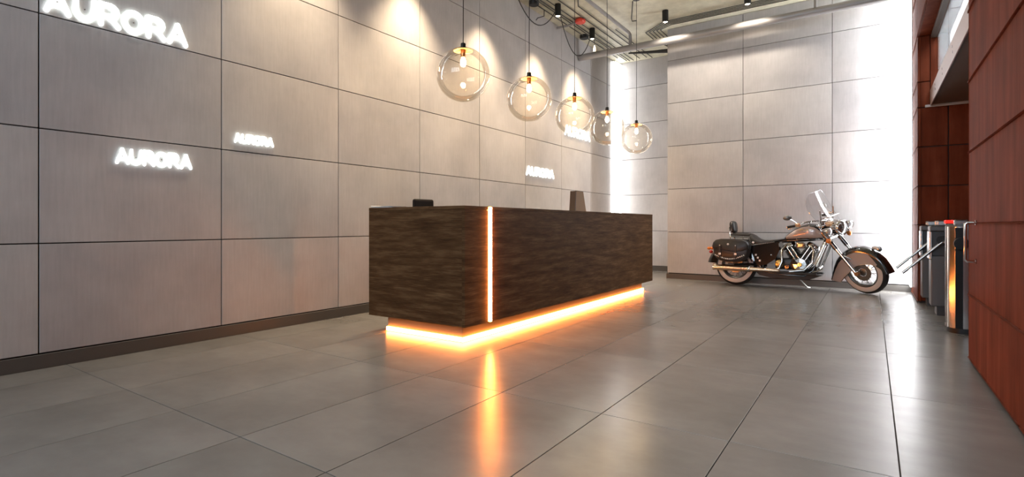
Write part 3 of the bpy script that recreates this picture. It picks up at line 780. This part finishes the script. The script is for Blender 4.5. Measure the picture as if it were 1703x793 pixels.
# fuel tank
trow = [(.735, .795, .783, .015), (.765, .835, .775, .055), (.82, .885, .768, .095), (.90, .948, .765, .14), (1.0, 1.002, .765, .172), (1.10, 1.030, .765, .182), (1.18, 1.022, .765, .176), (1.25, .982, .768, .15), (1.30, .925, .775, .11), (1.33, .865, .79, .05)]
tank = MB().rings(loft(trow, 28, 2.6)).build('fuel_tank', 'gloss_black', bike, ang=70)
for sd in (-1, 1):
    vs_, fs_ = [], []
    cols = [(x, zt, zb, hw) for x, zt, zb, hw in trow[1:-1]]
    na = 8
    for (x, zt, zb, hw) in cols:
        cz, hh = (zt+zb)/2, (zt-zb)/2
        tx = (x-.765)/(1.30-.765)
        a0, a1 = math.radians(-42), math.radians(6+26*math.sin(PI*min(1, tx*.80+.14)))
        if tx > .85: a0, a1 = math.radians(-34), math.radians(14)
        for j in range(na+1):
            a = a0+(a1-a0)*j/na; c_, s_ = math.cos(a), math.sin(a)
            vs_.append(Vector((x, sd*(hw*abs(c_)**(2/2.6)+.004), cz+(hh+.003)*math.copysign(abs(s_)**(2/2.6), s_))))
    for i in range(len(cols)-1):
        for j in range(na): fs_.append((i*(na+1)+j, (i+1)*(na+1)+j, (i+1)*(na+1)+j+1, i*(na+1)+j+1))
    sp = MB().add(vs_, fs_).build('tank_side_panel', 'silver_paint', tank, ang=70)
    MB().tube([(.98, sd*.172, .905), (1.02, sd*.178, .93), (1.05, sd*.182, .905), (1.09, sd*.184, .925), (1.12, sd*.184, .905), (1.16, sd*.180, .915)], .006, 6, smooth=3).build('emblem', 'gold', sp)
MB().lathe([(0, .02), (.03, .018), (.034, .008), (.034, -.01), (0, -.01)], (1.08, 0, 1.03), n=20).build('fuel_cap', 'chrome', tank)

# frame, side cover, engine
fr = MB()
for sd in (-1, 1):
    fr.tube([(.30, sd*.10, .70), (.36, sd*.12, .42), (.45, sd*.13, .26), (.70, sd*.135, .215), (1.05, sd*.135, .215), (1.16, sd*.12, .30), (1.30, sd*.05, .72), (1.33, 0, .86)], .021, 10, smooth=4)
    fr.tube([(.0, sd*.10, WR), (.25, sd*.11, .36), (.45, sd*.12, .34)], .022, 8)
fr.tube([(.70, 0, .745), (1.34, 0, .80)], .03, 10)
fr.cyl((1.295, 0, .99), (1.375, 0, .80), .036, n=16)
fr.build('frame', 'gloss_black', bike)
sc_poly = [(.27, .66), (.50, .70), (.68, .73), (.70, .60), (.64, .46), (.52, .37), (.38, .34), (.33, .42)]
sc_ = MB().rings([[Vector((a, -.155, b)) for a, b in sc_poly], [Vector((a, .155, b)) for a, b in sc_poly]]).build('side_cover', 'gloss_black', bike, smooth=False)
for k in range(3): BX(.335+.03*k, .365+.03*k, -.163, -.154, .50-.045*k, .53-.045*k, bev=.004).build('badge', 'stud_silver', sc_)
MB().ball((.58, -.157, .52), .016).build('side_bolt', 'chrome', sc_)
eng = MB().lathe([(0, -.13), (.10, -.13), (.135, -.115), (.145, -.06), (.145, .06), (.135, .115), (.10, .13), (0, .13)], (.98, 0, .385), (0, 1, 0), 28)
eng.box(.62, .90, -.105, .105, .30, .48, bev=.03).box(1.0, 1.20, -.09, .09, .28, .42, bev=.03)
engine = eng.build('engine', 'engine_black', bike)
MB().lathe([(0, -.168), (.03, -.168), (.04, -.162), (.095, -.155), (.105, -.145), (.105, -.12), (0, -.12)], (.985, 0, .385), (0, 1, 0), 8).build('cam_cover', 'chrome', engine, smooth=False)
MB().lathe([(0, -.150), (.045, -.150), (.06, -.14), (.065, -.10), (0, -.10)], (.69, 0, .385), (0, 1, 0), 20).build('gearbox_cover', 'gold', engine)
MB().lathe([(0, -.150), (.03, -.150), (.04, -.14), (.045, -.10), (0, -.10)], (.80, 0, .34), (0, 1, 0), 20).build('gearbox_cover', 'chrome', engine)
MB().tube([(1.02, -.15, .30), (1.12, -.16, .33), (1.20, -.15, .40), (1.25, -.13, .52)], .012, 8, smooth=3).build('oil_line', 'chrome', engine)
for sd, nm in ((-1, 'rear'), (1, 'front')):
    ax = Vector((sd*.50, 0, .866)); b0 = Vector((.975+sd*.05, 0, .46)); prof = [(0, 0), (.07, 0)]
    for k in range(9): prof += [(.068, .01+.021*k), (.098, .012+.021*k), (.098, .020+.021*k), (.068, .022+.021*k)]
    prof += [(.07, .21), (0, .21)]
    cy = MB().lathe(prof, b0, ax, 24).build('cylinder', 'engine_black', engine)
    h0 = b0+ax*.205
    MB().lathe([(0, 0), (.095, 0), (.105, .012), (.102, .05), (.088, .075), (.05, .085), (0, .088)], h0, ax, 20).build('rocker_cover', 'chrome', cy)
    for q in (-.03, .035):
        p0 = Vector((.985+sd*.02+q, -.125, .43)); MB().tube([p0, b0+ax*.24+Vector((q, -.095, 0))], .013, 10).build('pushrod_tube', 'chrome', cy)
ac = BX(.93, 1.05, -.165, -.06, .635, .73, bev=.028).build('air_cleaner', 'warm_chrome', engine)
MB().tube([(1.13, -.10, .68), (1.18, -.15, .60), (1.16, -.17, .42), (1.05, -.18, .30), (.85, -.19, .275)], .021, 10, smooth=5).build('header_pipe', 'chrome', engine)
MB().tube([(.79, -.10, .69), (.73, -.15, .60), (.74, -.17, .42), (.70, -.185, .31), (.62, -.20, .285)], .021, 10, smooth=5).build('header_pipe', 'chrome', engine)
ex = MB().lathe([(.018, 1.02), (.026, 1.0), (.030, .70), (.040, .60), (.046, .52), (.046, .03), (.052, .0), (.044, -.004), (.036, .03), (0, .04)], (-.30, -.245, .292), (.995, .03, -.012), 20).build('exhaust', 'warm_chrome', bike, ang=30)
MB().lathe([(.048, 0), (.051, .004), (.051, .04), (.048, .044)], (.24, -.229, .286), (.995, .03, -.012), 20).build('exhaust_clamp', 'chrome', ex)
# lower black fairing, floorboards, crash bar, stand
lo = [(.34, .255), (.55, .262), (1.0, .262), (1.14, .25), (1.25, .225), (1.12, .165), (.95, .150), (.55, .165), (.40, .195)]
MB().rings([[Vector((a, -.15, b)) for a, b in lo], [Vector((a, .15, b)) for a, b in lo]]).build('belly_rail', 'black_cable', bike, smooth=False)
for sd in (-1, 1):
    fb = BX(.93, 1.24, min(sd*.20, sd*.31), max(sd*.20, sd*.31), .240, .262, bev=.008).xf(Matrix.Rotation(0, 4, 'Y')).build('floorboard', 'black_cable', bike)
    BX(.94, 1.23, min(sd*.205, sd*.305), max(sd*.205, sd*.305), .262, .268, bev=.003).build('rubber_mat', 'tire', fb)
MB().tube([(1.18, -.27, .28), (1.24, -.26, .30), (1.30, -.22, .345)], .012, 8, smooth=3).build('brake_pedal', 'chrome', bike)
MB().tube([(1.20, -.12, .32), (1.23, -.20, .37), (1.34, -.18, .68), (1.345, 0, .73), (1.34, .18, .68), (1.23, .20, .37), (1.20, .12, .32)], .018, 10, smooth=5).build('crash_bar', 'chrome', bike)
MB().tube([(1.17, -.10, .36), (1.25, -.08, .56), (1.315, -.05, .74)], .030, 12, smooth=3).build('downtube_cover', 'chrome', bike)
ks = MB().tube([(.86, .15, .20), (.90, .22, .15), (1.00, .31, .014), (1.035, .33, .010)], .011, 8).build('kickstand', 'steel', bike)
BX(.82, .90, .12, .17, .17, .23, bev=.01).build('pivot', 'black_metal', ks)

# front end: built straight, then turned to the right about the raked steering axis
H = Vector((1.335, 0, .90)); AXI = Vector((-.53, 0, .848)).normalized()
FM = Matrix.Translation(Vector((0, 0, .003))+H) @ Matrix.Rotation(-math.radians(31), 4, AXI) @ Matrix.Translation(-H)
AX_ = (1.825, WR)
wheel('front_wheel', FM, (AX_[0], 0, AX_[1]))
fo = [(-.505, -.165), (-.47, -.06), (-.425, .06), (-.37, .17), (-.29, .265), (-.19, .335), (-.08, .375), (.03, .385), (.14, .36), (.235, .305), (.31, .225), (.37, .12), (.405, .04)]
fi = [(-.32, -.19), (-.29, -.15), (-.235, -.085), (-.18, -.03), (-.13, .02), (-.09, .065), (-.04, .105), (.02, .13), (.09, .145), (.16, .15), (.225, .135), (.285, .09), (.33, .03)]
P2 = lambda L: [(AX_[0]+a, AX_[1]+b) for a, b in L]
ff = shell(P2(fo), P2(fi), .088, .055, FM, 8).build('front_fender', 'gloss_black', bike, ang=50)
for sd in (-1, 1):
    def lerp(p, q, t_): return (p[0]+(q[0]-p[0])*t_, p[1]+(q[1]-p[1])*t_)
    a_, b_ = P2(fi)[:11], [lerp(p, q, .72 if k < 9 else .72-.25*(k-8)) for k, (p, q) in enumerate(zip(P2(fi)[:11], P2(fo)[:11]))]
    vs_ = [Vector((x, sd*.0885, z)) for x, z in a_]+[Vector((x, sd*.0905, z)) for x, z in [lerp(p, q, .5) for p, q in zip(a_, b_)]]+[Vector((x, sd*.0885, z)) for x, z in b_]
    n_ = len(a_); fs_ = [(r*n_+i, r*n_+i+1, (r+1)*n_+i+1, (r+1)*n_+i) for r in range(2) for i in range(n_-1)]
    MB().add(vs_, fs_).xf(FM).build('fender_side_panel', 'silver_paint', ff, ang=70)
    MB().tube([Vector((x, sd*.0895, z)) for x, z in P2(fi)[:12]], .004, 6).xf(FM).build('edge_bead', 'warm_chrome', ff)
MB().ball((AX_[0]+.20, 0, AX_[1]+.372), .038, sc_=(1.6, .55, .8)).xf(FM).build('fender_lamp', 'lens', ff)
MB().lathe([(0, 0), (.036, 0), (.04, .01), (.036, .03)], (AX_[0]+.225, 0, AX_[1]+.355), (.8, 0, .3), 14).xf(FM).build('fender_lamp_rim', 'chrome', ff)
for sd in (-1, 1):
    y = sd*.122
    p0, p1 = Vector((1.335-.075, y, 1.02)), Vector((AX_[0]-.035, y, AX_[1]-.01))
    mid = p0.lerp(p1, .52)
    fk = MB().cyl(p0, mid, .027, n=16).xf(FM).build('fork_leg', 'chrome', bike)
    MB().cyl(p0.lerp(p1, .16), p0.lerp(p1, .50), .036, .033, n=16).xf(FM).build('fork_cover', 'gloss_black' if sd < 0 else 'gloss_black', fk)
    MB().cyl(p0.lerp(p1, .50), p1, .024, .027, n=16).xf(FM).build('fork_slider', 'chrome', fk)
    MB().cyl((AX_[0]-.03, y-.025*sd, AX_[1]-.005), (AX_[0]-.03, y+.03*sd, AX_[1]-.005), .03, n=14).xf(FM).build('axle_cap', 'copper', fk)
    MB().tube([p0.lerp(p1, .62), Vector((AX_[0]-.10, sd*.10, AX_[1]+.20))], .012, 8).xf(FM).build('fender_bracket', 'chrome', fk)
BX(1.27, 1.36, -.15, .15, .985, 1.02, bev=.012).xf(FM).build('upper_yoke', 'chrome', bike)
BX(1.34, 1.43, -.15, .15, .80, .835, bev=.012).xf(FM).build('lower_yoke', 'chrome', bike)
# headlight nacelle
hlc = Vector((1.53, 0, .975)); hax = Vector((1, 0, -.05))
hl = MB().lathe([(0, -.20), (.05, -.19), (.085, -.14), (.108, -.06), (.116, 0), (.124, .01), (.126, .035), (.118, .05), (.108, .045)], hlc, hax, 32).xf(FM).build('headlight', 'chrome', bike, ang=50)
MB().lathe([(.110, .042), (.09, .060), (.05, .072), (0, .076)], hlc, hax, 28).xf(FM).build('lens', 'shield_glass', hl, ang=70)
MB().lathe([(.108, .040), (.09, .005), (.05, -.03), (0, -.04)], hlc, hax, 28).xf(FM).build('reflector', 'steel', hl, ang=70)
MB().ball(hlc+Vector((.02, 0, 0)), .028).xf(FM).build('lamp_shield', 'black_metal', hl)
BX(1.36, 1.50, -.10, .10, .99, 1.075, bev=.03).xf(FM).build('nacelle_top', 'warm_chrome', hl)
for sd in (-1, 1):
    c_ = Vector((1.52, sd*.235, .965))
    plm = MB().lathe([(0, -.095), (.03, -.09), (.052, -.05), (.060, 0), (.063, .012), (.058, .024), (.052, .02)], c_, hax, 24).xf(FM).build('passing_lamp', 'chrome', bike, ang=50)
    MB().lathe([(.055, .018), (.03, .034), (0, .038)], c_, hax, 20).xf(FM).build('lens', 'lens', plm, ang=70)
    MB().tube([(1.42, sd*.08, .90), (1.47, sd*.17, .885), (1.49, sd*.235, .91)], .012, 8, smooth=3).xf(FM).build('lamp_bracket', 'chrome', plm)
    ts = MB().ball((1.50, sd*.235, .825), .033, sc_=(1.15, .9, 1.1)).xf(FM).build('turn_signal', 'amber', bike)
    MB().cyl((1.50, sd*.235, .85), (1.49, sd*.235, .91), .009, n=8).xf(FM).build('signal_stem', 'chrome', ts)
# handlebar
hb = MB().tube([(1.02, -.395, 1.055), (1.12, -.375, 1.075), (1.24, -.30, 1.12), (1.31, -.12, 1.10), (1.315, 0, 1.07), (1.31, .12, 1.10), (1.24, .30, 1.12), (1.12, .375, 1.075), (1.02, .395, 1.055)], .0125, 10, smooth=5).xf(FM).build('handlebar', 'chrome', bike)
for sd in (-1, 1):
    MB().cyl((.985, sd*.40, 1.05), (1.095, sd*.380, 1.070), .019, n=14).xf(FM).build('grip', 'tire', hb)
    MB().cyl((.970, sd*.403, 1.047), (.985, sd*.40, 1.05), .021, n=14).xf(FM).build('grip_end', 'chrome', hb)
    MB().tube([(1.14, sd*.37, 1.065), (1.16, sd*.385, 1.055), (1.08, sd*.41, 1.035), (1.00, sd*.425, 1.03)], .007, 8, smooth=3).xf(FM).build('lever', 'chrome', hb)
    BX(1.10, 1.17, sd*.37-.022, sd*.37+.022, 1.055, 1.115, bev=.01).xf(FM).build('switch_box', 'warm_chrome', hb)
    mr = MB().tube([(1.14, sd*.37, 1.10), (1.09, sd*.39, 1.15), (1.03, sd*.42, 1.19)], .006, 8, smooth=3).xf(FM).build('mirror', 'chrome', bike)
    MB().ball((0, 0, 0), .062, 20, 12, (.45, 1.0, .66)).xf(FM @ Matrix.Translation((1.015, sd*.425, 1.205)) @ Matrix.Rotation(.9*sd, 4, 'Z')).build('mirror_head', 'dark_chrome', mr, ang=70)
MB().lathe([(0, .02), (.04, .016), (.045, 0), (.03, -.03), (0, -.04)], (1.27, 0, 1.05), (-.5, 0, .86), 20).xf(FM).build('speedometer', 'chrome', bike)
# windshield: curved clear sheet with a rim bar
ws, fs_ = [], []
nu, nv = 14, 10
for j in range(nv+1):
    v_ = j/nv
    for i in range(nu+1):
        u_ = i/nu*2-1
        hw_ = .255*(1-.06*(1-v_)) * (math.sqrt(max(0, 1-((v_-.45)/.55)**2*.72)) if v_ > .45 else 1-.25*(.45-v_))
        y = u_*hw_
        x = 1.445-.23*v_-.30*y*y/.06*.22-.03*math.sin(PI*v_)
        z = 1.045+.475*v_
        ws.append(Vector((x, y, z)))
for t_ in (0, .005):
    pass
for j in range(nv):
    for i in range(nu): fs_.append((j*(nu+1)+i, j*(nu+1)+i+1, (j+1)*(nu+1)+i+1, (j+1)*(nu+1)+i))
wo = MB().add(ws, fs_).xf(FM).build('windshield', 'shield_glass', bike, ang=80)
edge = [ws[i] for i in range(nu, -1, -1)]+[ws[(nu+1)*j] for j in range(1, nv+1)]+[ws[(nu+1)*nv+i] for i in range(1, nu+1)]+[ws[(nu+1)*j+nu] for j in range(nv-1, 0, -1)]
MB().tube(edge, .0035, 6, closed=True).xf(FM).build('rim_bead', 'lens', wo)
for sd in (-1, 1):
    MB().tube([(1.33, sd*.12, 1.02), (1.35, sd*.14, 1.12), (1.355, sd*.15, 1.26)], .009, 8, smooth=3).xf(FM).build('bracket', 'chrome', wo)
MB().tube([(1.40, -.2, 1.14), (1.425, 0, 1.145), (1.40, .2, 1.14)], .009, 8, smooth=4).xf(FM).build('cross_bar', 'chrome', wo)
bike.rotation_euler = (math.radians(-2.0), 0, -0.105)
